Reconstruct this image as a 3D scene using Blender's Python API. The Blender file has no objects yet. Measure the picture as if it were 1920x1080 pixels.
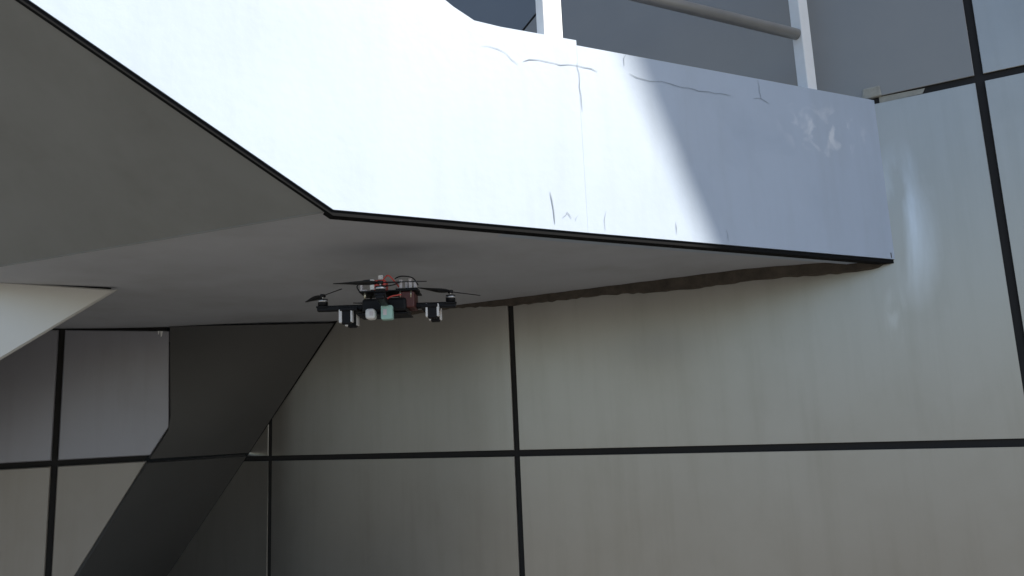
import bpy, math, random
from mathutils import Vector, Matrix
random.seed(7)
SC = bpy.context.scene
COL = SC.collection
EYE = 1.65                      # eye height; heights below are given relative to it with H()

# ------------------------------------------------------------------ camera
cd = bpy.data.cameras.new("camera")
cd.sensor_width = 36.0
cd.lens = 36.0 * 1436.4 / 1920.0
cd.clip_start = 0.02
cd.clip_end = 2000.0
cam = bpy.data.objects.new("camera", cd)
COL.objects.link(cam)
yaw, pit, rol = math.radians(-28.284), math.radians(9.7587), math.radians(-2.5291)
fw = Vector((math.sin(yaw) * math.cos(pit), math.cos(yaw) * math.cos(pit), math.sin(pit)))
r0 = Vector((math.cos(yaw), -math.sin(yaw), 0))
u0 = r0.cross(fw)
rt = r0 * math.cos(rol) + u0 * math.sin(rol)
up = u0 * math.cos(rol) - r0 * math.sin(rol)
M = Matrix.Identity(4)
for i in range(3):
    M[i][0], M[i][1], M[i][2] = rt[i], up[i], -fw[i]
M.translation = Vector((0, -3.0, EYE))
cam.matrix_world = M
SC.camera = cam

# ------------------------------------------------------------------ sky, sun, exposure
SUN_EL, SUN_DELTA = math.radians(50), math.radians(8)
world = bpy.data.worlds.new("World")
SC.world = world
world.use_nodes = True
wn = world.node_tree
sky = wn.nodes.new("ShaderNodeTexSky")
sky.sky_type = 'NISHITA'
sky.sun_disc = False
sky.sun_elevation = SUN_EL
sky.sun_rotation = math.pi / 2 - SUN_DELTA
sky.air_density = 1.0
sky.dust_density = 1.5
wn.links.new(sky.outputs[0], wn.nodes["Background"].inputs[0])
wn.nodes["Background"].inputs[1].default_value = 0.10
sd = bpy.data.lights.new("sun", 'SUN')
sd.energy = 5.0
sd.angle = math.radians(0.5)
sd.color = (1.0, 0.95, 0.87)
sun = bpy.data.objects.new("sun", sd)
COL.objects.link(sun)
to_sun = Vector((math.cos(SUN_DELTA) * math.cos(SUN_EL), math.sin(SUN_DELTA) * math.cos(SUN_EL), math.sin(SUN_EL)))
sun.rotation_euler = to_sun.to_track_quat('Z', 'Y').to_euler()
sun.location = (6, 2, 9)
vs = SC.view_settings
vs.view_transform = 'Standard'
vs.look = 'None'
vs.exposure = 0.95
vs.gamma = 1.0
vs.use_curve_mapping = False
SC.cycles.use_denoising = True
SC.cycles.max_bounces = 10
SC.cycles.diffuse_bounces = 6

# ------------------------------------------------------------------ helpers
def H(z): return z + EYE

def rgb(r, g, b): return (r, g, b, 1.0)

def material(name, color, rough=0.6, metallic=0.0, vary=0.0, scale=4.0, bump=0.0, bump_scale=60.0, per_object=0.0, spec=0.5):
    m = bpy.data.materials.new(name)
    m.use_nodes = True
    nt = m.node_tree
    b = nt.nodes["Principled BSDF"]
    b.inputs["Roughness"].default_value = rough
    b.inputs["Metallic"].default_value = metallic
    b.inputs["Specular IOR Level"].default_value = spec
    tc = nt.nodes.new("ShaderNodeNewGeometry")
    base = nt.nodes.new("ShaderNodeRGB")
    base.outputs[0].default_value = rgb(*color)
    out = base.outputs[0]
    if vary:
        n = nt.nodes.new("ShaderNodeTexNoise")
        n.inputs["Scale"].default_value = scale
        n.inputs["Detail"].default_value = 6
        n.inputs["Roughness"].default_value = 0.65
        nt.links.new(tc.outputs["Position"], n.inputs["Vector"])
        mr = nt.nodes.new("ShaderNodeMapRange")
        mr.inputs["From Min"].default_value = 0.25
        mr.inputs["From Max"].default_value = 0.75
        mr.inputs["To Min"].default_value = 1 - vary
        mr.inputs["To Max"].default_value = 1 + vary
        nt.links.new(n.outputs["Fac"], mr.inputs["Value"])
        mx = nt.nodes.new("ShaderNodeVectorMath")
        mx.operation = 'SCALE'
        nt.links.new(out, mx.inputs[0])
        nt.links.new(mr.outputs[0], mx.inputs["Scale"])
        out = mx.outputs[0]
        rr = nt.nodes.new("ShaderNodeMapRange")
        rr.inputs["To Min"].default_value = max(rough - 0.08, 0.05)
        rr.inputs["To Max"].default_value = min(rough + 0.1, 1)
        nt.links.new(n.outputs["Fac"], rr.inputs["Value"])
        nt.links.new(rr.outputs[0], b.inputs["Roughness"])
    if per_object:
        oi = nt.nodes.new("ShaderNodeObjectInfo")
        mr = nt.nodes.new("ShaderNodeMapRange")
        mr.inputs["To Min"].default_value = 1 - per_object
        mr.inputs["To Max"].default_value = 1 + per_object
        nt.links.new(oi.outputs["Random"], mr.inputs["Value"])
        mx = nt.nodes.new("ShaderNodeVectorMath")
        mx.operation = 'SCALE'
        nt.links.new(out, mx.inputs[0])
        nt.links.new(mr.outputs[0], mx.inputs["Scale"])
        out = mx.outputs[0]
    nt.links.new(out, b.inputs["Base Color"])
    if bump:
        n = nt.nodes.new("ShaderNodeTexNoise")
        n.inputs["Scale"].default_value = bump_scale
        n.inputs["Detail"].default_value = 4
        nt.links.new(tc.outputs["Position"], n.inputs["Vector"])
        bp = nt.nodes.new("ShaderNodeBump")
        bp.inputs["Strength"].default_value = bump
        bp.inputs["Distance"].default_value = 0.004
        nt.links.new(n.outputs["Fac"], bp.inputs["Height"])
        nt.links.new(bp.outputs[0], b.inputs["Normal"])
    m["out"] = 1
    return m

def stain_or_shade(m, color, amount, lo, hi, nscale, thresh, soft, stretch=(1, 1, 1)):
    """mix a worn or painted-shade patch into a material's base colour: a noise-edged blotch inside the world box lo..hi"""
    nt = m.node_tree
    b = nt.nodes["Principled BSDF"]
    src = b.inputs["Base Color"].links[0].from_socket
    g = nt.nodes.new("ShaderNodeNewGeometry")
    mp = nt.nodes.new("ShaderNodeVectorMath"); mp.operation = 'MULTIPLY'
    mp.inputs[1].default_value = stretch
    nt.links.new(g.outputs["Position"], mp.inputs[0])
    n = nt.nodes.new("ShaderNodeTexNoise")
    n.inputs["Scale"].default_value = nscale
    n.inputs["Detail"].default_value = 5
    n.inputs["Distortion"].default_value = 0.6
    nt.links.new(mp.outputs[0], n.inputs["Vector"])
    c = [(a + d) / 2 for a, d in zip(lo, hi)]
    s = [2 / (d - a) for a, d in zip(lo, hi)]
    sb = nt.nodes.new("ShaderNodeVectorMath"); sb.operation = 'SUBTRACT'
    sb.inputs[1].default_value = c
    nt.links.new(g.outputs["Position"], sb.inputs[0])
    ml = nt.nodes.new("ShaderNodeVectorMath"); ml.operation = 'MULTIPLY'
    ml.inputs[1].default_value = s
    nt.links.new(sb.outputs[0], ml.inputs[0])
    ln = nt.nodes.new("ShaderNodeVectorMath"); ln.operation = 'LENGTH'
    nt.links.new(ml.outputs[0], ln.inputs[0])
    fo = nt.nodes.new("ShaderNodeMapRange")
    fo.inputs["From Min"].default_value = 1.0
    fo.inputs["From Max"].default_value = 0.15
    nt.links.new(ln.outputs["Value"], fo.inputs["Value"])
    ad = nt.nodes.new("ShaderNodeMath"); ad.operation = 'MULTIPLY'
    nt.links.new(fo.outputs[0], ad.inputs[0])
    tr = nt.nodes.new("ShaderNodeMapRange")
    tr.inputs["From Min"].default_value = thresh
    tr.inputs["From Max"].default_value = thresh + soft
    tr.inputs["To Max"].default_value = amount
    nt.links.new(n.outputs["Fac"], tr.inputs["Value"])
    nt.links.new(tr.outputs[0], ad.inputs[1])
    mix = nt.nodes.new("ShaderNodeMix"); mix.data_type = 'RGBA'
    nt.links.new(ad.outputs[0], mix.inputs["Factor"])
    nt.links.new(src, mix.inputs[6])
    mix.inputs[7].default_value = rgb(*color)
    nt.links.new(mix.outputs[2], b.inputs["Base Color"])

def streaks(m, amount, sx=9.0, sz=0.7, tint=(0.8, 0.78, 0.74)):
    """faint vertical rain runs and blotches multiplied into the base colour"""
    nt = m.node_tree
    b = nt.nodes["Principled BSDF"]
    src = b.inputs["Base Color"].links[0].from_socket
    g = nt.nodes.new("ShaderNodeNewGeometry")
    fac = None
    for st, sc_, lo in (((sx, sx, sz), 1.6, 0.48), ((1.2, 1.2, 0.9), 2.4, 0.5)):
        mp = nt.nodes.new("ShaderNodeVectorMath"); mp.operation = 'MULTIPLY'
        mp.inputs[1].default_value = st
        nt.links.new(g.outputs["Position"], mp.inputs[0])
        n = nt.nodes.new("ShaderNodeTexNoise")
        n.inputs["Scale"].default_value = sc_
        n.inputs["Detail"].default_value = 7
        n.inputs["Roughness"].default_value = 0.62
        nt.links.new(mp.outputs[0], n.inputs["Vector"])
        r = nt.nodes.new("ShaderNodeMapRange")
        r.inputs["From Min"].default_value = lo
        r.inputs["From Max"].default_value = lo + 0.22
        r.inputs["To Max"].default_value = amount
        nt.links.new(n.outputs["Fac"], r.inputs["Value"])
        if fac is None:
            fac = r.outputs[0]
        else:
            a = nt.nodes.new("ShaderNodeMath"); a.operation = 'ADD'; a.use_clamp = True
            nt.links.new(fac, a.inputs[0]); nt.links.new(r.outputs[0], a.inputs[1])
            fac = a.outputs[0]
    mul = nt.nodes.new("ShaderNodeVectorMath"); mul.operation = 'MULTIPLY'
    mul.inputs[1].default_value = tint
    nt.links.new(src, mul.inputs[0])
    mix = nt.nodes.new("ShaderNodeMix"); mix.data_type = 'RGBA'
    nt.links.new(fac, mix.inputs["Factor"])
    nt.links.new(src, mix.inputs[6])
    nt.links.new(mul.outputs[0], mix.inputs[7])
    nt.links.new(mix.outputs[2], b.inputs["Base Color"])

def link(o, parent=None):
    COL.objects.link(o)
    if parent:
        o.parent = parent
    return o

def thing(name, label, cat, loc=(0, 0, 0), rot=None, group=None):
    o = bpy.data.objects.new(name, None)
    o.empty_display_size = 0.1
    o.location = loc
    if rot:
        o.rotation_euler = rot
    o["label"] = label
    o["category"] = cat
    if group:
        o["group"] = group
    return link(o)

def mesh(name, verts, faces, mat, parent=None, smooth=False, label=None):
    """verts are world points unless the parent is rotated, in which case they are local"""
    base = Vector((0, 0, 0))
    if parent is not None and not is_local(parent):
        base = parent_base(parent)
    me = bpy.data.meshes.new(name)
    me.from_pydata([tuple(Vector(v) - base) for v in verts], [], faces)
    me.materials.append(mat)
    if smooth:
        for p in me.polygons:
            p.use_smooth = True
    me.update()
    o = bpy.data.objects.new(name, me)
    if label:
        o["label"] = label
    return link(o, parent)

def is_local(o):
    while o.parent is not None:
        o = o.parent
    return bool(o.get("local"))

def parent_base(o):
    b = Vector(o.location)
    while o.parent is not None:
        o = o.parent
        b += Vector(o.location)
    return b

def slab(name, poly, nrm, thick, mat, parent, chamfer=0.004, smooth=False, wobble=0.0):
    """convex planar polygon (front face, seen along -nrm) as a solid plate with a small chamfer"""
    nrm = Vector(nrm).normalized()
    P = [Vector(v) for v in poly]
    k = len(P)
    a = Vector((0, 0, 0))
    for i in range(k):
        a += P[i].cross(P[(i + 1) % k])
    if a.dot(nrm) < 0:
        P.reverse()
    ins = []
    for i in range(k):
        e0 = (P[i] - P[i - 1]).normalized()
        e1 = (P[(i + 1) % k] - P[i]).normalized()
        n0, n1 = nrm.cross(e0), nrm.cross(e1)
        den = 1 + n0.dot(n1)
        ins.append(P[i] + (n0 + n1) * (chamfer / max(den, 0.25)))
    if wobble:
        c = sum(P, Vector()) / k
        ax = Vector((random.gauss(0, wobble), random.gauss(0, wobble), random.gauss(0, wobble)))
        ins = [v + nrm * max(-0.0012, min(0.0012, (v - c).dot(ax))) for v in ins]
    verts = ins + [v - nrm * chamfer for v in P] + [v - nrm * thick for v in P]
    faces = [list(range(k))]
    for i in range(k):
        j = (i + 1) % k
        faces.append([i, k + i, k + j, j])
        faces.append([k + i, 2 * k + i, 2 * k + j, k + j])
    faces.append([2 * k + i for i in reversed(range(k))])
    return mesh(name, verts, faces, mat, parent, smooth)

def clip(poly, pt, inward):
    pt, inward = Vector(pt), Vector(inward)
    out = []
    k = len(poly)
    for i in range(k):
        a, b = Vector(poly[i]), Vector(poly[(i + 1) % k])
        da, db = (a - pt).dot(inward), (b - pt).dot(inward)
        if da >= 0:
            out.append(a)
        if da * db < 0:
            out.append(a + (b - a) * (da / (da - db)))
    return out

def prism(name, poly, off, mat, parent, smooth=False):
    """polygon (any shape) extruded by the vector off"""
    P = [Vector(v) for v in poly]
    off = Vector(off)
    k = len(P)
    faces = [list(range(k)), [k + i for i in reversed(range(k))]]
    for i in range(k):
        j = (i + 1) % k
        faces.append([i, k + i, k + j, j])
    o = mesh(name, P + [v + off for v in P], faces, mat, parent, smooth)
    import bmesh
    bm = bmesh.new(); bm.from_mesh(o.data)
    bmesh.ops.recalc_face_normals(bm, faces=bm.faces)
    bm.to_mesh(o.data); bm.free()
    return o

def bevel(o, w, seg=2):
    m = o.modifiers.new("bevel", 'BEVEL')
    m.width = w; m.segments = seg; m.limit_method = 'ANGLE'
    return o

def box_local(name, c, s, mat, parent, bev=0.0, rot=None, seg=2):
    x, y, z = [v / 2 for v in s]
    vs_ = [Vector((i * x, j * y, k * z)) for i in (-1, 1) for j in (-1, 1) for k in (-1, 1)]
    if rot is not None:
        vs_ = [rot @ v for v in vs_]
    vs_ = [v + Vector(c) for v in vs_]
    f = [(0, 1, 3, 2), (4, 6, 7, 5), (0, 4, 5, 1), (2, 3, 7, 6), (0, 2, 6, 4), (1, 5, 7, 3)]
    o = mesh(name, vs_, f, mat, parent)
    if bev:
        bevel(o, bev, seg)
    return o

def tube_verts(path, radii, seg=12, cap=True):
    vs_, fs = [], []
    P = [Vector(p) for p in path]
    n = len(P)
    up0 = None
    for i, p in enumerate(P):
        t = (P[min(i + 1, n - 1)] - P[max(i - 1, 0)]).normalized()
        if up0 is None:
            up0 = Vector((0, 0, 1)) if abs(t.z) < 0.9 else Vector((1, 0, 0))
        a = t.cross(up0).normalized()
        b = a.cross(t).normalized()
        up0 = b
        r = radii[i] if isinstance(radii, (list, tuple)) else radii
        for k in range(seg):
            w = 2 * math.pi * k / seg
            vs_.append(p + a * (r * math.cos(w)) + b * (r * math.sin(w)))
    for i in range(n - 1):
        for k in range(seg):
            l = (k + 1) % seg
            fs.append((i * seg + k, i * seg + l, (i + 1) * seg + l, (i + 1) * seg + k))
    if cap:
        fs.append(tuple(reversed(range(seg))))
        fs.append(tuple((n - 1) * seg + k for k in range(seg)))
    return vs_, fs

def tube(name, path, radii, mat, parent, seg=12, smooth=True):
    v, f = tube_verts(path, radii, seg)
    o = mesh(name, v, f, mat, parent, smooth)
    for p in o.data.polygons:
        if len(p.vertices) > 4:
            p.use_smooth = False
    return o

# ------------------------------------------------------------------ materials
m_panel = material("brushed grey metal cladding", (0.435, 0.415, 0.375), rough=0.32, metallic=0.8, vary=0.07, scale=1.3, bump=0.04, bump_scale=3.0, per_object=0.09)
stain_or_shade(m_panel, (0.80, 0.81, 0.83), 0.9, (-0.13, -0.2, H(0.30)), (0.10, 0.2, H(0.95)), 2.2, 0.40, 0.25, (3.5, 1, 0.8))
stain_or_shade(m_panel, (0.75, 0.74, 0.72), 0.5, (-0.13, -0.2, H(0.18)), (-0.03, 0.2, H(0.42)), 9, 0.5, 0.15, (2.5, 1, 0.5))
stain_or_shade(m_panel, (0.55, 0.56, 0.52), 0.4, (-0.16, -0.2, H(1.1)), (0.10, 0.2, H(1.36)), 6, 0.42, 0.25)
m_panel_blue = material("blue grey metal cladding", (0.16, 0.18, 0.20), rough=0.5, metallic=0.2, vary=0.06, scale=2, per_object=0.04)
m_panel_pale = material("pale satin metal cladding", (0.62, 0.61, 0.57), rough=0.4, metallic=0.3, vary=0.05, scale=2)
m_slate = material("slate grey metal cladding", (0.28, 0.28, 0.305), rough=0.4, metallic=0.4, vary=0.07, scale=1.6, bump=0.03, bump_scale=3.0, per_object=0.08)
m_bronze = material("bronze grey metal cladding", (0.28, 0.26, 0.23), rough=0.4, metallic=0.4, vary=0.07, scale=1.6, bump=0.03, bump_scale=3.0, per_object=0.06)
m_back = material("black joint membrane", (0.012, 0.011, 0.010), rough=0.8)
m_dark = material("grey metal with painted shade", (0.07, 0.069, 0.066), rough=0.6, metallic=0.0, vary=0.1, scale=2)  # raked side's shade put into the colour of the grey metal
m_paint = material("pale blue fascia paint", (0.40, 0.465, 0.55), rough=0.55, vary=0.04, scale=2.2, bump=0.12, bump_scale=35)
stain_or_shade(m_paint, (0.78, 0.80, 0.82), 0.6, (-0.40, -0.55, H(0.82)), (-0.04, 0.1, H(1.06)), 14, 0.52, 0.12)
stain_or_shade(m_paint, (0.25, 0.31, 0.39), 0.35, (-0.9, -1.3, H(0.45)), (0.0, 0.1, H(1.2)), 5, 0.5, 0.3)  # darker blue towards the wall: shade put into the paint colour
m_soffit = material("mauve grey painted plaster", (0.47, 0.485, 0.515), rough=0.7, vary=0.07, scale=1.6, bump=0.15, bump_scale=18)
streaks(m_panel, 0.28)
streaks(m_slate, 0.3)
streaks(m_bronze, 0.3)
streaks(m_paint, 0.22, 7.0, 0.8)
streaks(m_soffit, 0.5, 1.5, 1.5, (0.78, 0.77, 0.74))
m_flight = material("olive grey plaster with painted shade", (0.215, 0.215, 0.20), rough=0.7, vary=0.08, scale=1.6, bump=0.15, bump_scale=18)  # olive tone, also darkened to carry the shade under the flight
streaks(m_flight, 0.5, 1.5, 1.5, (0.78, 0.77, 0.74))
m_charcoal = material("charcoal grey metal cladding", (0.30, 0.285, 0.26), rough=0.42, metallic=0.6, vary=0.07, scale=1.6)
m_drip = material("black drip edge", (0.007, 0.0072, 0.0075), rough=0.8, spec=0.1)
m_crack = material("dark hairline crack", (0.26, 0.30, 0.345), rough=0.9)
m_white = material("white rail paint", (0.80, 0.80, 0.78), rough=0.4, vary=0.04, scale=20)
m_rail = material("grey steel pipe", (0.36, 0.35, 0.33), rough=0.4, metallic=0.5, vary=0.06, scale=14)
m_seal = material("weathered brown sealant", (0.075, 0.062, 0.048), rough=0.85, vary=0.45, scale=22, bump=0.6, bump_scale=70)
m_seal_pale = material("old beige sealant", (0.34, 0.33, 0.28), rough=0.85, vary=0.2, scale=40, bump=0.4)
m_ground = material("worn asphalt paving", (0.095, 0.091, 0.084), rough=0.9, vary=0.15, scale=1.0, bump=0.2)

# ------------------------------------------------------------------ ground
g = mesh("ground", [(-400, -400, 0), (400, -400, 0), (400, 400, 0), (-400, 400, 0)], [(0, 1, 2, 3)], m_ground)
g["kind"] = "structure"

# ------------------------------------------------------------------ main panel wall (plane y = 0, seen from -y)
PHI = 0.61847
NF = Vector((math.cos(PHI), -math.sin(PHI), 0))       # outward normal of the stair fascia
DF = Vector((-math.sin(PHI), -math.cos(PHI), 0))      # along the fascia, away from the wall
CX = -0.0667                                          # fascia meets the wall here

FOLD = [(-2.647, 0.544), (-3.899, -0.777)]            # line on the wall where the dark facet leaves it
def fold_x(z): return FOLD[0][0] + (z - FOLD[0][1]) * (FOLD[1][0] - FOLD[0][0]) / (FOLD[1][1] - FOLD[0][1])

wall = thing("panel_wall", "tall grey metal panel wall with wide black joints behind the stair", "wall", (0, 0, 0))
ROWS = [-1.63, -1.388, -0.144, 1.10, 2.344, 3.588, 4.832, 6.076, 7.32, 8.564, 9.808]
SHADE_END = [(3.87, -1.65), (3.87, 5.58), (6.26, 9.808)]     # unseen raked wall end, added to shade the fascia's right part
COLS = [-9.0, -7.3, -5.6, -4.0, -3.104, -1.626, 0.267, 1.95, 3.63, 5.31, 7.0]
GAP = 0.0135
def wall_cells():
    for ri in range(len(ROWS) - 1):
        z0, z1 = ROWS[ri] + GAP, ROWS[ri + 1] - GAP
        cols = COLS if ri != 3 else [-9.0, -7.3, -5.6, -3.9, 0.267, 1.95, 3.63, 5.31, 7.0]
        for ci in range(len(cols) - 1):
            x0, x1 = cols[ci] + GAP * (1 if ci else 0), cols[ci + 1] - GAP
            poly = [Vector((x0, 0, H(z0))), Vector((x1, 0, H(z0))), Vector((x1, 0, H(z1))), Vector((x0, 0, H(z1)))]
            # added raked right end that shades the fascia
            poly = clip(poly, (SHADE_END[0][0], 0, 0), (-1, 0, 0)) if ri < 6 else poly
            if ri >= 6 and poly:
                d = Vector((SHADE_END[2][0] - SHADE_END[1][0], 0, SHADE_END[2][1] - SHADE_END[1][1]))
                poly = clip(poly, (SHADE_END[1][0], 0, H(SHADE_END[1][1])), (-d.z, 0, d.x))
            # the folded facet takes over at lower left
            if ri <= 2 and poly:
                d = Vector((FOLD[0][0] - FOLD[1][0], 0, FOLD[0][1] - FOLD[1][1]))
                poly = clip(poly, (FOLD[0][0] + 0.014, 0, H(FOLD[0][1])), (d.z, 0, -d.x))
            if len(poly) < 3:
                continue
            if ri == 3 and ci == 3:                     # panel cut by a diagonal joint
                dv = Vector((0.1175, 0, 0.0986)).normalized()
                nv = Vector((dv.z, 0, -dv.x))
                q = Vector((-1.42, 0, H(1.868)))
                yield clip(poly, q + nv * 0.006, nv), m_charcoal
                yield clip(poly, q - nv * 0.006, -nv), m_panel_blue
            else:
                yield poly, m_panel
for poly, mt in wall_cells():
    if len(poly) >= 3:
        slab("panel", poly, (0, -1, 0), 0.006, mt, wall, chamfer=0.0012, wobble=0.003)
prism("backing", [(-9, 0.009, H(-1.65)), (SHADE_END[0][0], 0.009, H(-1.65)), (SHADE_END[1][0], 0.009, H(SHADE_END[1][1])), (SHADE_END[2][0], 0.009, H(SHADE_END[2][1])), (-9, 0.009, H(9.808))], (0, 0.25, 0), m_back, wall)

# ------------------------------------------------------------------ projecting wall under the stair, parallel to the fascia
A = Vector((-3.2866, -0.4915, 0))
pw = thing("projecting_wall", "short grey metal panel wall stepping forward under the stair at left, with raked side darkened by painted shade", "wall", (A.x, A.y, 0))
def on_pw(a, z): 
    v = A + DF * a
    return Vector((v.x, v.y, H(z)))
LEDGE = [(0.0, 0.52), (-0.012, 0.04), (0.08, -0.115), (0.358, -0.607), (0.942, -1.63)]
def ledge(z):
    for (a0, z0), (a1, z1) in zip(LEDGE, LEDGE[1:]):
        if z <= z0 and z >= z1:
            return a0 + (a1 - a0) * (z0 - z) / (z0 - z1)
    return LEDGE[0][0] if z > 0.5 else LEDGE[-1][0]
JZ, JA = -0.105, 0.462
right_hi = [on_pw(0.0, 0.508), on_pw(-0.012, 0.04), on_pw(ledge(JZ + 0.013), JZ + 0.013)]
slab("panel", right_hi + [on_pw(JA - 0.013, JZ + 0.013), on_pw(JA - 0.013, 0.508)], NF, 0.025, m_slate, pw)
slab("panel", [on_pw(ledge(JZ - 0.013), JZ - 0.013), on_pw(JA - 0.013, -0.766), on_pw(JA - 0.013, JZ - 0.013)], NF, 0.025, m_bronze, pw)
PW_TOP = {JA: 0.508, 1.825: 0.508, 3.3: 1.43, 4.9: 2.43, 6.2: 3.24}     # follows the soffit above
for a0, a1 in ((JA, 1.825), (1.825, 3.3), (3.3, 4.9), (4.9, 6.2)):
    slab("panel", [on_pw(a0 + 0.013, JZ + 0.013), on_pw(a1 - 0.013, JZ + 0.013), on_pw(a1 - 0.013, PW_TOP[a1]), on_pw(a0 + 0.013, PW_TOP[a0])], NF, 0.025, m_slate, pw)
    if a0 == JA:
        low = [on_pw(0.942, -1.63), on_pw(a0 + 0.013, -0.812)]
    else:
        low = [on_pw(a0 + 0.013, -1.63)]
    slab("panel", [on_pw(a0 + 0.013, JZ - 0.013), on_pw(a1 - 0.013, JZ - 0.013), on_pw(a1 - 0.013, -1.63)] + low, NF, 0.025, m_bronze, pw)
bk = [on_pw(a + 0.012, z) for a, z in LEDGE] + [on_pw(6.2, -1.63), on_pw(6.2, 3.24), on_pw(1.9, 0.56), on_pw(0.012, 0.56)]
prism("backing", [v - NF * 0.027 for v in bk], -NF * 0.2, m_back, pw)
# raked side, shade put into its dark colour: horizontal rulings from the wall's edge back to the fold line on the main wall
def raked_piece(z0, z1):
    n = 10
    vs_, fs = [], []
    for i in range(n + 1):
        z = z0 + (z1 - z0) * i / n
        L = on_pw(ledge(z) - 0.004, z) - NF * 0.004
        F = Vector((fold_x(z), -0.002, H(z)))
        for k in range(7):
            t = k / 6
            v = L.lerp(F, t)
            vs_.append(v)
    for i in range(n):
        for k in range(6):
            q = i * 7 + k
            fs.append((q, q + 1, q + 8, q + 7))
    o = mesh("raked_side", vs_, fs, m_dark, pw, True, label="raked side of the projecting wall, shade put into its dark colour")
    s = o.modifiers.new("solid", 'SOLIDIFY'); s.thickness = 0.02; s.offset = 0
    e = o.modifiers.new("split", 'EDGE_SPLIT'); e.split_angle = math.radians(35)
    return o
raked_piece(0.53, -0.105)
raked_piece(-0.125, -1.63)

# small lime runs at the head of the projecting wall
for a, w, l in ((0.03, 0.012, 0.03), (0.045, 0.008, 0.018)):
    prism("lime_run", [on_pw(a, 0.506) + NF * 0.002, on_pw(a + w, 0.506) + NF * 0.002, on_pw(a + w * 0.7, 0.506 - l) + NF * 0.002, on_pw(a + w * 0.3, 0.506 - l * 0.8) + NF * 0.002], NF * 0.002, m_white, pw)

# ------------------------------------------------------------------ pale wedge under the soffit at far left
TP = Vector((-2.4497, -1.3445, 0))
fin = thing("wedge_panel", "pale grey pointed wedge panel jutting in under the soffit at the left edge", "panel", (TP.x, TP.y, 0))
def on_fin(a, z):
    v = TP + DF * a
    return Vector((v.x, v.y, H(z)))
def fin_top(a): return 0.507 + max(a - 0.56, 0) * 0.632
def fin_low(a): return max(0.507 - 0.736 * a, -1.64)
for a0, a1 in ((0.0, 0.60), (0.612, 1.9), (1.912, 2.91), (2.922, 4.2), (4.212, 5.5)):  # plates past the first are unseen, added to block light from the left
    q = [on_fin(a1, fin_low(a1)), on_fin(a1, fin_top(a1)), on_fin(a0, fin_top(a0))]
    if a0 > 0:
        q.append(on_fin(a0, fin_low(a0)))
    slab("face_plate", q, NF, 0.02, m_panel_pale, fin, chamfer=0.006)
core = [on_fin(a, z) - NF * 0.021 for a, z in ((0.02, 0.515), (2.93, -1.64), (5.49, -1.64), (5.49, fin_top(5.49) + 0.03), (0.56, 0.53))]
prism("core", core, -NF * 0.09, m_drip, fin)

# ------------------------------------------------------------------ concrete stair: landing and flight
C0 = Vector((CX, 0, 0))
def on_f(s, z, out=0.0):
    v = C0 + DF * s + NF * out
    return Vector((v.x, v.y, H(z)))
SL = 0.632
KS, KZ = 1.992, 0.520
stair = thing("stair", "concrete stair with pale blue fascia and smooth grey soffit meeting the panel wall", "stair", (C0.x, C0.y, 0))
# parapet fascia, two lengths with a butt joint and a small step in the top edge
p1 = prism("parapet", [on_f(0.0, 0.5025), on_f(1.272, 0.512), on_f(1.272, 1.081), on_f(0.0, 1.101)], -NF * 0.12, m_paint, stair)
top = [(1.2724, 1.097), (1.52, 1.091), (1.60, 1.094), (1.66, 1.122), (1.72, 1.160)]
S_END = 5.4
poly = [on_f(1.2724, 0.512), on_f(KS, KZ), on_f(S_END, KZ + SL * (S_END - KS)), on_f(S_END, 1.160 + SL * (S_END - 1.72))] + [on_f(s, z) for s, z in reversed(top)]
p2 = prism("parapet", poly, -NF * 0.12, m_paint, stair)
# black drip edge along the bottom of the fascia
def strip(name, pts, h, d, mat, out=0.0):
    """band hung under a polyline of (s, z): height h, depth d"""
    vs_, fs = [], []
    for s, z in pts:
        for o_, dz in ((out, 0.0), (out, -h), (out - d, -h), (out - d, 0.0)):
            vs_.append(on_f(s, z + dz, o_))
    for i in range(len(pts) - 1):
        for k in range(4):
            l = (k + 1) % 4
            fs.append((i * 4 + k, i * 4 + l, i * 4 + 4 + l, i * 4 + 4 + k))
    fs += [(3, 2, 1, 0), tuple((len(pts) - 1) * 4 + k for k in range(4))]
    return mesh(name, vs_, fs, mat, stair)
strip("drip_edge", [(0.0, 0.5015), (0.25, 0.5035), (1.272, 0.511), (1.992, 0.519), (S_END, KZ - 0.001 + SL * (S_END - KS))], 0.013, 0.035, m_drip, -0.004)

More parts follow.
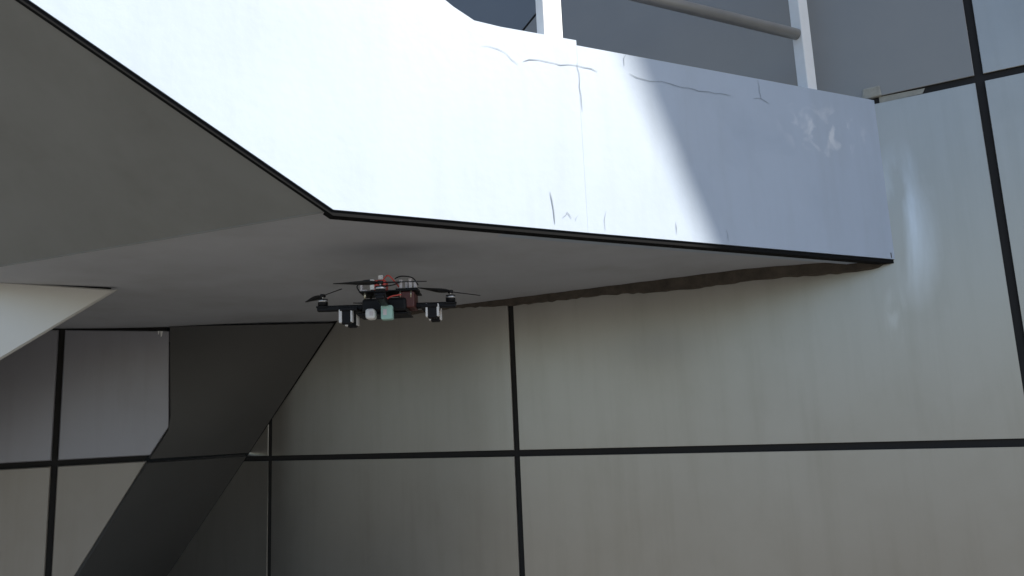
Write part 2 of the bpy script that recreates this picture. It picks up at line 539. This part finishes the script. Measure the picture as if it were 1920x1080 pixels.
# soffit: one continuous sheet, level under the landing and rising with the flight
CR = Vector((-0.9936, -0.113, 0))                       # crease direction
CP = Vector((0.113, -0.9936, 0))                        # across the crease, towards the flight
KP = C0 + DF * KS
GR = SL / DF.dot(CP)
def soffit_z(x, y):
    v = Vector((x, y, 0)) - KP
    q = v.dot(CP)
    soft = max(q, 0.0)
    t = min(max((y + 0.9) / 0.8, 0), 1)
    lift = 0.026 * t * t * (3 - 2 * t) * min(max((CX - x) / 0.5, 0), 1)
    return 0.507 + 0.010 * min(max((Vector((x, y, 0)) - C0).dot(DF) / KS, 0), 1) + lift + GR * soft
def soffit(name, mat, side):
    # lattice: s along the fascia, d back from it; rows stop at the wall
    vs_, fs = [], []
    ns, nd = 72, 44
    for i in range(ns + 1):
        s = S_END * i / ns
        for j in range(nd + 1):
            back = 0.02 + 4.3 * j / nd
            v = C0 + DF * s - NF * back
            if v.y > 0.03:
                t = (0.03 - (C0 + DF * s).y) / (-NF.y)
                v = C0 + DF * s - NF * max(t, 0.0)
            vs_.append((v.x, v.y, H(soffit_z(v.x, v.y))))
    for i in range(ns):
        for j in range(nd):
            a = i * (nd + 1) + j
            fs.append((a, a + 1, a + nd + 2, a + nd + 1))
    o = mesh(name, vs_, fs, mat, stair, True)
    import bmesh
    bm = bmesh.new(); bm.from_mesh(o.data)
    bmesh.ops.remove_doubles(bm, verts=bm.verts, dist=0.0005)
    bmesh.ops.dissolve_degenerate(bm, dist=0.0005, edges=bm.edges)
    # keep only one side of the crease
    bmesh.ops.bisect_plane(bm, geom=bm.verts[:] + bm.edges[:] + bm.faces[:], plane_co=KP - C0, plane_no=CP * side, clear_inner=True, dist=0.0001)
    for v in bm.verts:
        w_ = v.co + C0
        v.co.z = H(soffit_z(w_.x, w_.y))
    bmesh.ops.recalc_face_normals(bm, faces=bm.faces)
    if sum(f.normal.z for f in bm.faces) > 0:
        bmesh.ops.reverse_faces(bm, faces=bm.faces)
    bm.to_mesh(o.data); bm.free()
    for p in o.data.polygons:
        p.use_smooth = True
    m = o.modifiers.new("solid", 'SOLIDIFY'); m.thickness = 0.14; m.offset = -1
    e = o.modifiers.new("split", 'EDGE_SPLIT'); e.split_angle = math.radians(35)
    return o
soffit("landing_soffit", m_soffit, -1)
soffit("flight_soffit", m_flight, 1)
# plaster bead along the crease between landing and flight
bead = []
for i in range(25):
    v = KP + CR * (0.03 + 1.75 * i / 24)
    bead.append((v.x, v.y, H(soffit_z(v.x, v.y)) + 0.001))
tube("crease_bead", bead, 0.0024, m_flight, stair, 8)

# hairline cracks in the fascia paint
def crack(pts, w):
    vs_, fs = [], []
    fine = []
    for (s0, z0), (s1, z1) in zip(pts, pts[1:]):
        n = max(2, int(math.hypot(s1 - s0, z1 - z0) / 0.02))
        for k in range(n):
            t = k / n
            fine.append((s0 + (s1 - s0) * t + random.uniform(-.004, .004), z0 + (z1 - z0) * t + random.uniform(-.004, .004)))
    fine.append(pts[-1])
    for i, (s, z) in enumerate(fine):
        a = fine[max(i - 1, 0)]; b = fine[min(i + 1, len(fine) - 1)]
        d = Vector((b[0] - a[0], b[1] - a[1])).normalized()
        ww = w * 0.6 * random.uniform(0.4, 1.0) * (0.35 if i in (0, len(fine) - 1) else 1)
        vs_.append(on_f(s - d.y * ww / 2, z + d.x * ww / 2, 0.0015))
        vs_.append(on_f(s + d.y * ww / 2, z - d.x * ww / 2, 0.0015))
    for i in range(len(fine) - 1):
        fs.append((2 * i, 2 * i + 1, 2 * i + 3, 2 * i + 2))
    mesh("crack", vs_, fs, m_crack, stair)
for pts, w in (
    ([(1.276, 1.03), (1.270, 0.95), (1.266, 0.874)], 0.004),
    ([(1.386, 0.622), (1.381, 0.57), (1.379, 0.53)], 0.006),
    ([(1.210, 0.578), (1.214, 0.523)], 0.005),
    ([(0.964, 0.568), (0.961, 0.527)], 0.004),
    ([(0.765, 0.555), (0.762, 0.520)], 0.004),
    ([(1.455, 0.998), (1.403, 1.012), (1.33, 1.012), (1.278, 1.018), (1.205, 1.008)], 0.005),
    ([(1.585, 1.023), (1.53, 1.025), (1.49, 1.0), (1.47, 0.985)], 0.003),
    ([(1.09, 1.019), (1.02, 1.012), (0.97, 1.018), (0.867, 1.011), (0.76, 1.008), (0.693, 1.011)], 0.005),
    ([(1.10, 1.083), (1.107, 1.045)], 0.006),
    ([(0.570, 1.088), (0.566, 1.045), (0.562, 1.021)], 0.006),
    ([(0.60, 1.018), (0.565, 1.021), (0.525, 1.008)], 0.004),
    ([(1.353, 0.547), (1.335, 0.566), (1.325, 0.549)], 0.004),
    ([(1.31, 0.542), (1.302, 0.56)], 0.003),
    ([(2.62, 1.02), (2.60, 1.05)], 0.004)):
    crack(pts, w)

# ragged sealant along the soffit where it meets the wall
def ragged():
    vs_, fs = [], []
    key = [(-0.075, 0.505, 0.496), (-0.14, 0.512, 0.468), (-0.5, 0.535, 0.470), (-0.87, 0.545, 0.480), (-1.3, 0.545, 0.488), (-1.64, 0.545, 0.502), (-2.1, 0.545, 0.516), (-2.62, 0.545, 0.524)]
    xs = []
    n = 110
    for i in range(n + 1):
        x = key[0][0] + (key[-1][0] - key[0][0]) * i / n
        for (x0, t0, b0), (x1, t1, b1) in zip(key, key[1:]):
            if x <= x0 + 1e-6 and x >= x1 - 1e-6:
                t = (x0 - x) / (x0 - x1)
                tz, bz = t0 + (t1 - t0) * t, b0 + (b1 - b0) * t
        bz += 0.010 + 0.005 * math.sin(x * 9) + random.uniform(-0.003, 0.003)
        y = -0.010 - 0.006 * math.sin(x * 23) ** 2
        vs_ += [(x, 0.0, H(tz + 0.02)), (x, y, H(tz + 0.02)), (x, y, H(bz + 0.004)), (x, y * 0.4, H(bz)), (x, 0.0, H(bz))]
    for i in range(n):
        for k in range(4):
            a = i * 5 + k
            fs.append((a, a + 5, a + 6, a + 1))
    o = mesh("sealant_strip", vs_, fs, m_seal)
    return o
sl = ragged()
sl["label"] = "ragged brown sealant strip in the gap between stair soffit and panel wall"
sl["category"] = "sealant"
sp = prism("sealant_patch", [(-0.108, -0.008, H(1.108)), (-0.04, -0.008, H(1.112)), (-0.043, -0.008, H(1.152)), (-0.10, -0.008, H(1.150))], (0, 0.02, 0), m_seal_pale, None)
bevel(sp, 0.004)
sp["label"] = "small beige sealant patch at the fascia's top corner against the wall"
sp["category"] = "sealant"
sf = prism("joint_filler", [(-0.05, 0.006, H(1.086)), (0.09, 0.006, H(1.090)), (0.10, 0.006, H(1.108)), (-0.05, 0.006, H(1.112))], (0, 0.02, 0), m_seal_pale, None)
sf["label"] = "beige filler in the wall joint just right of the fascia corner"
sf["category"] = "filler"

# ------------------------------------------------------------------ railing on the parapet
rail = thing("railing", "white post railing with grey pipe rails on top of the stair fascia", "railing", tuple(on_f(0.29, 1.098, -0.05)))
def top_z(s): return 1.098 if s < 1.6 else 1.160 + SL * (s - 1.72)
for s, w in ((0.285, 0.046), (1.335, 0.064), (2.45, 0.06), (3.6, 0.06), (4.8, 0.06)):
    z0 = top_z(s) - (0.012 if s > 1 else 0.006)
    q = [on_f(s - w / 2, z0, -0.022), on_f(s + w / 2, z0, -0.022), on_f(s + w / 2, z0, -0.022 - 0.045), on_f(s - w / 2, z0, -0.022 - 0.045)]
    bevel(prism("post", q, (0, 0, 0.98), m_white, rail), 0.003)
for dz in (0.235, 0.60, 0.96):
    pts = [on_f(0.30, 1.09 + dz, -0.045), on_f(1.40, 1.09 + dz, -0.045), on_f(1.55, 1.095 + dz, -0.045), on_f(1.64, 1.115 + dz, -0.045), on_f(1.74, 1.172 + dz, -0.045), on_f(4.85, 1.160 + SL * (4.85 - 1.72) + dz, -0.045)]
    tube("pipe_rail", pts, 0.02, m_rail, rail, 14)

# ------------------------------------------------------------------ quadcopter
m_black = material("matt black carbon", (0.008, 0.008, 0.009), rough=0.5, vary=0.1, scale=60, spec=0.2)
m_blackp = material("black plastic propeller", (0.010, 0.010, 0.011), rough=0.45, spec=0.3)
m_dwhite = material("white tape", (0.75, 0.74, 0.72), rough=0.6, vary=0.05, scale=60)
m_red = material("red plastic casing", (0.62, 0.08, 0.06), rough=0.5, vary=0.15, scale=50)
m_maroon = material("dark red battery wrap", (0.09, 0.025, 0.02), rough=0.5, vary=0.15, scale=50)
m_mint = material("mint green plastic box", (0.36, 0.58, 0.50), rough=0.5, vary=0.06, scale=50)
m_pcb = material("pale grey connector", (0.60, 0.55, 0.55), rough=0.5, vary=0.1, scale=80)
m_gold = material("brass standoff", (0.55, 0.50, 0.36), rough=0.35, metallic=0.8)
m_silver = material("silver motor bell", (0.55, 0.55, 0.56), rough=0.3, metallic=0.9)

dr = thing("quadcopter", "small black quadcopter with red and white electronics hovering under the soffit", "drone", (-1.3474, -1.2562, H(0.339)), (0, 0, -yaw))
dr["local"] = 1
def disc(name, c, r, h, mat, parent, seg=20, axis='z'):
    ax = {'z': Vector((0, 0, 1)), 'y': Vector((0, 1, 0)), 'x': Vector((1, 0, 0))}[axis]
    c = Vector(c)
    return tube(name, [c - ax * h / 2, c + ax * h / 2], r, mat, parent, seg)
# bodies: lower box, mid plate, top plate on standoffs
b = box_local("body", (0.0, 0.0, -0.006), (0.125, 0.11, 0.040), m_black, dr, 0.008)
box_local("bottom_plate", (-0.005, 0.0, -0.030), (0.145, 0.10, 0.004), m_black, dr, 0.001)
tp = box_local("top_plate", (0.012, 0.0, 0.034), (0.165, 0.105, 0.004), m_black, dr, 0.001)
for x in (-0.055, 0.0, 0.045, 0.075):
    for y in (-0.045, 0.045):
        disc("standoff", (x, y, 0.023), 0.003, 0.020, m_gold, dr, 8)
box_local("battery", (0.062, -0.005, 0.008), (0.045, 0.085, 0.046), m_maroon, dr, 0.004)
box_local("receiver_case", (-0.013, -0.02, 0.052), (0.034, 0.045, 0.032), m_red, dr, 0.004)
box_local("white_connector", (-0.034, -0.035, 0.054), (0.012, 0.03, 0.030), m_dwhite, dr, 0.002)
box_local("white_connector", (-0.012, -0.03, 0.076), (0.014, 0.014, 0.014), m_dwhite, dr, 0.003)
box_local("controller_board", (0.062, -0.01, 0.040), (0.062, 0.06, 0.003), m_black, dr)
for x, h, y in ((0.045, 0.026, -0.03), (0.060, 0.020, -0.02), (0.072, 0.030, -0.03), (0.086, 0.022, -0.028)):
    box_local("board_component", (x, y, 0.0415 + h / 2), (0.009, 0.014, h), m_pcb, dr, 0.002)
box_local("side_bracket", (-0.066, -0.03, 0.046), (0.006, 0.02, 0.026), m_pcb, dr, 0.001)
box_local("side_bracket", (-0.060, -0.03, 0.040), (0.020, 0.02, 0.004), m_pcb, dr, 0.001)
# looms of wire between the boards
def wire(pts, r, mat):
    P = [Vector(p) for p in pts]
    sm = []
    for i in range(len(P) - 1):
        a, b_, c, d = P[max(i - 1, 0)], P[i], P[i + 1], P[min(i + 2, len(P) - 1)]
        for k in range(6):
            t = k / 6
            sm.append(0.5 * ((2 * b_) + (c - a) * t + (2 * a - 5 * b_ + 4 * c - d) * t * t + (3 * b_ - a - 3 * c + d) * t ** 3))
    sm.append(P[-1])
    tube("wire", sm, r, mat, dr, 6)
wire([(-0.005, -0.04, 0.066), (0.012, -0.05, 0.078), (0.03, -0.045, 0.060), (0.04, -0.03, 0.046)], 0.002, m_red)
wire([(-0.02, -0.045, 0.060), (0.0, -0.055, 0.048), (0.025, -0.05, 0.050), (0.045, -0.04, 0.060)], 0.002, m_blackp)
wire([(-0.07, -0.035, 0.036), (-0.078, -0.04, 0.052), (-0.06, -0.045, 0.066), (-0.035, -0.04, 0.068)], 0.002, m_blackp)
wire([(0.03, -0.04, 0.07), (0.05, -0.05, 0.074), (0.08, -0.045, 0.069), (0.094, -0.03, 0.05)], 0.0018, m_blackp)
wire([(0.0, -0.055, 0.0), (0.02, -0.066, 0.014), (0.05, -0.06, 0.02)], 0.002, m_red)
# camera barrel and mint box slung under the near side
cb = box_local("camera_block", (-0.036, -0.056, -0.032), (0.027, 0.04, 0.029), m_dwhite, dr, 0.008, None, 4)
box_local("camera_window", (-0.032, -0.0765, -0.032), (0.009, 0.002, 0.012), m_pcb, cb)
mb = box_local("sensor_box", (0.010, -0.060, -0.030), (0.032, 0.03, 0.040), m_mint, dr, 0.004)
box_local("sensor_window", (0.006, -0.0755, -0.030), (0.010, 0.002, 0.016), m_pcb, mb)
# arms, motors, propellers
def blade_mesh(name, parent, c, ang, R=0.122):
    vs_, fs = [], []
    n = 12
    for i in range(n + 1):
        t = i / n
        r = 0.006 + (R - 0.006) * t
        ch = 0.010 + 0.016 * math.sin(math.pi * min(t * 1.15, 1) ** 0.7) * (1 - 0.35 * t)
        if t > 0.92:
            ch *= 0.6
        tw = math.radians(24 - 16 * t)
        for k, (cx_, th) in enumerate(((-0.5, 0), (0.0, 0.0016), (0.5, 0), (0.0, -0.0010))):
            lx = r
            ly = cx_ * ch * math.cos(tw) - th * math.sin(tw)
            lz = cx_ * ch * math.sin(tw) + th
            vs_.append(Vector((c[0] + lx * math.cos(ang) - ly * math.sin(ang), c[1] + lx * math.sin(ang) + ly * math.cos(ang), c[2] + lz)))
    for i in range(n):
        for k in range(4):
            l = (k + 1) % 4
            fs.append((i * 4 + k, i * 4 + l, i * 4 + 4 + l, i * 4 + 4 + k))
    fs += [(3, 2, 1, 0), tuple(n * 4 + k for k in range(4))]
    return mesh(name, vs_, fs, m_blackp, parent, True)
RA = 0.182
for ang, pa in ((math.radians(4), 48), (math.radians(94), 20), (math.radians(184), 128), (math.radians(274), 6)):
    d = Vector((math.cos(ang), math.sin(ang), 0))
    R3 = Matrix.Rotation(ang, 3, 'Z')
    arm = box_local("arm", d * (0.05 + (RA - 0.04) / 2) + Vector((0, 0, -0.004)), (RA - 0.03, 0.022, 0.016), m_black, dr, 0.003, R3)
    e = d * RA
    box_local("motor_mount", (e.x, e.y, 0.000), (0.034, 0.030, 0.006), m_black, arm, 0.002, R3)
    mo = disc("motor", (e.x, e.y, 0.0135), 0.014, 0.020, m_black, dr, 20)
    disc("motor_bell", (e.x, e.y, 0.018), 0.0146, 0.006, m_silver, mo, 20)
    disc("shaft", (e.x, e.y, 0.030), 0.0025, 0.018, m_silver, mo, 10)
    pr = disc("propeller", (e.x, e.y, 0.034), 0.008, 0.008, m_blackp, dr, 14)
    blade_mesh("blade", pr, (e.x, e.y, 0.034), math.radians(pa))
    blade_mesh("blade", pr, (e.x, e.y, 0.034), math.radians(pa + 180))
# landing legs: black blocks with white tape on both cheeks
for x, z in ((-0.112, -0.030), (0.132, -0.024)):
    for y in (-0.02, 0.06):
        lg = box_local("landing_leg", (x, y, z), (0.026, 0.02, 0.044), m_black, dr, 0.003)
        box_local("tape_band", (x - 0.016, y - 0.002, z + 0.001), (0.009 if x < 0 else 0.006, 0.021, 0.038), m_dwhite, lg, 0.002)
        box_local("tape_band", (x + 0.0155, y - 0.002, z + 0.001), (0.006, 0.021, 0.036), m_dwhite, lg, 0.002)
    box_local("leg_strut", (x * 0.93, 0.02, -0.010), (0.05, 0.11, 0.010), m_black, dr, 0.002)
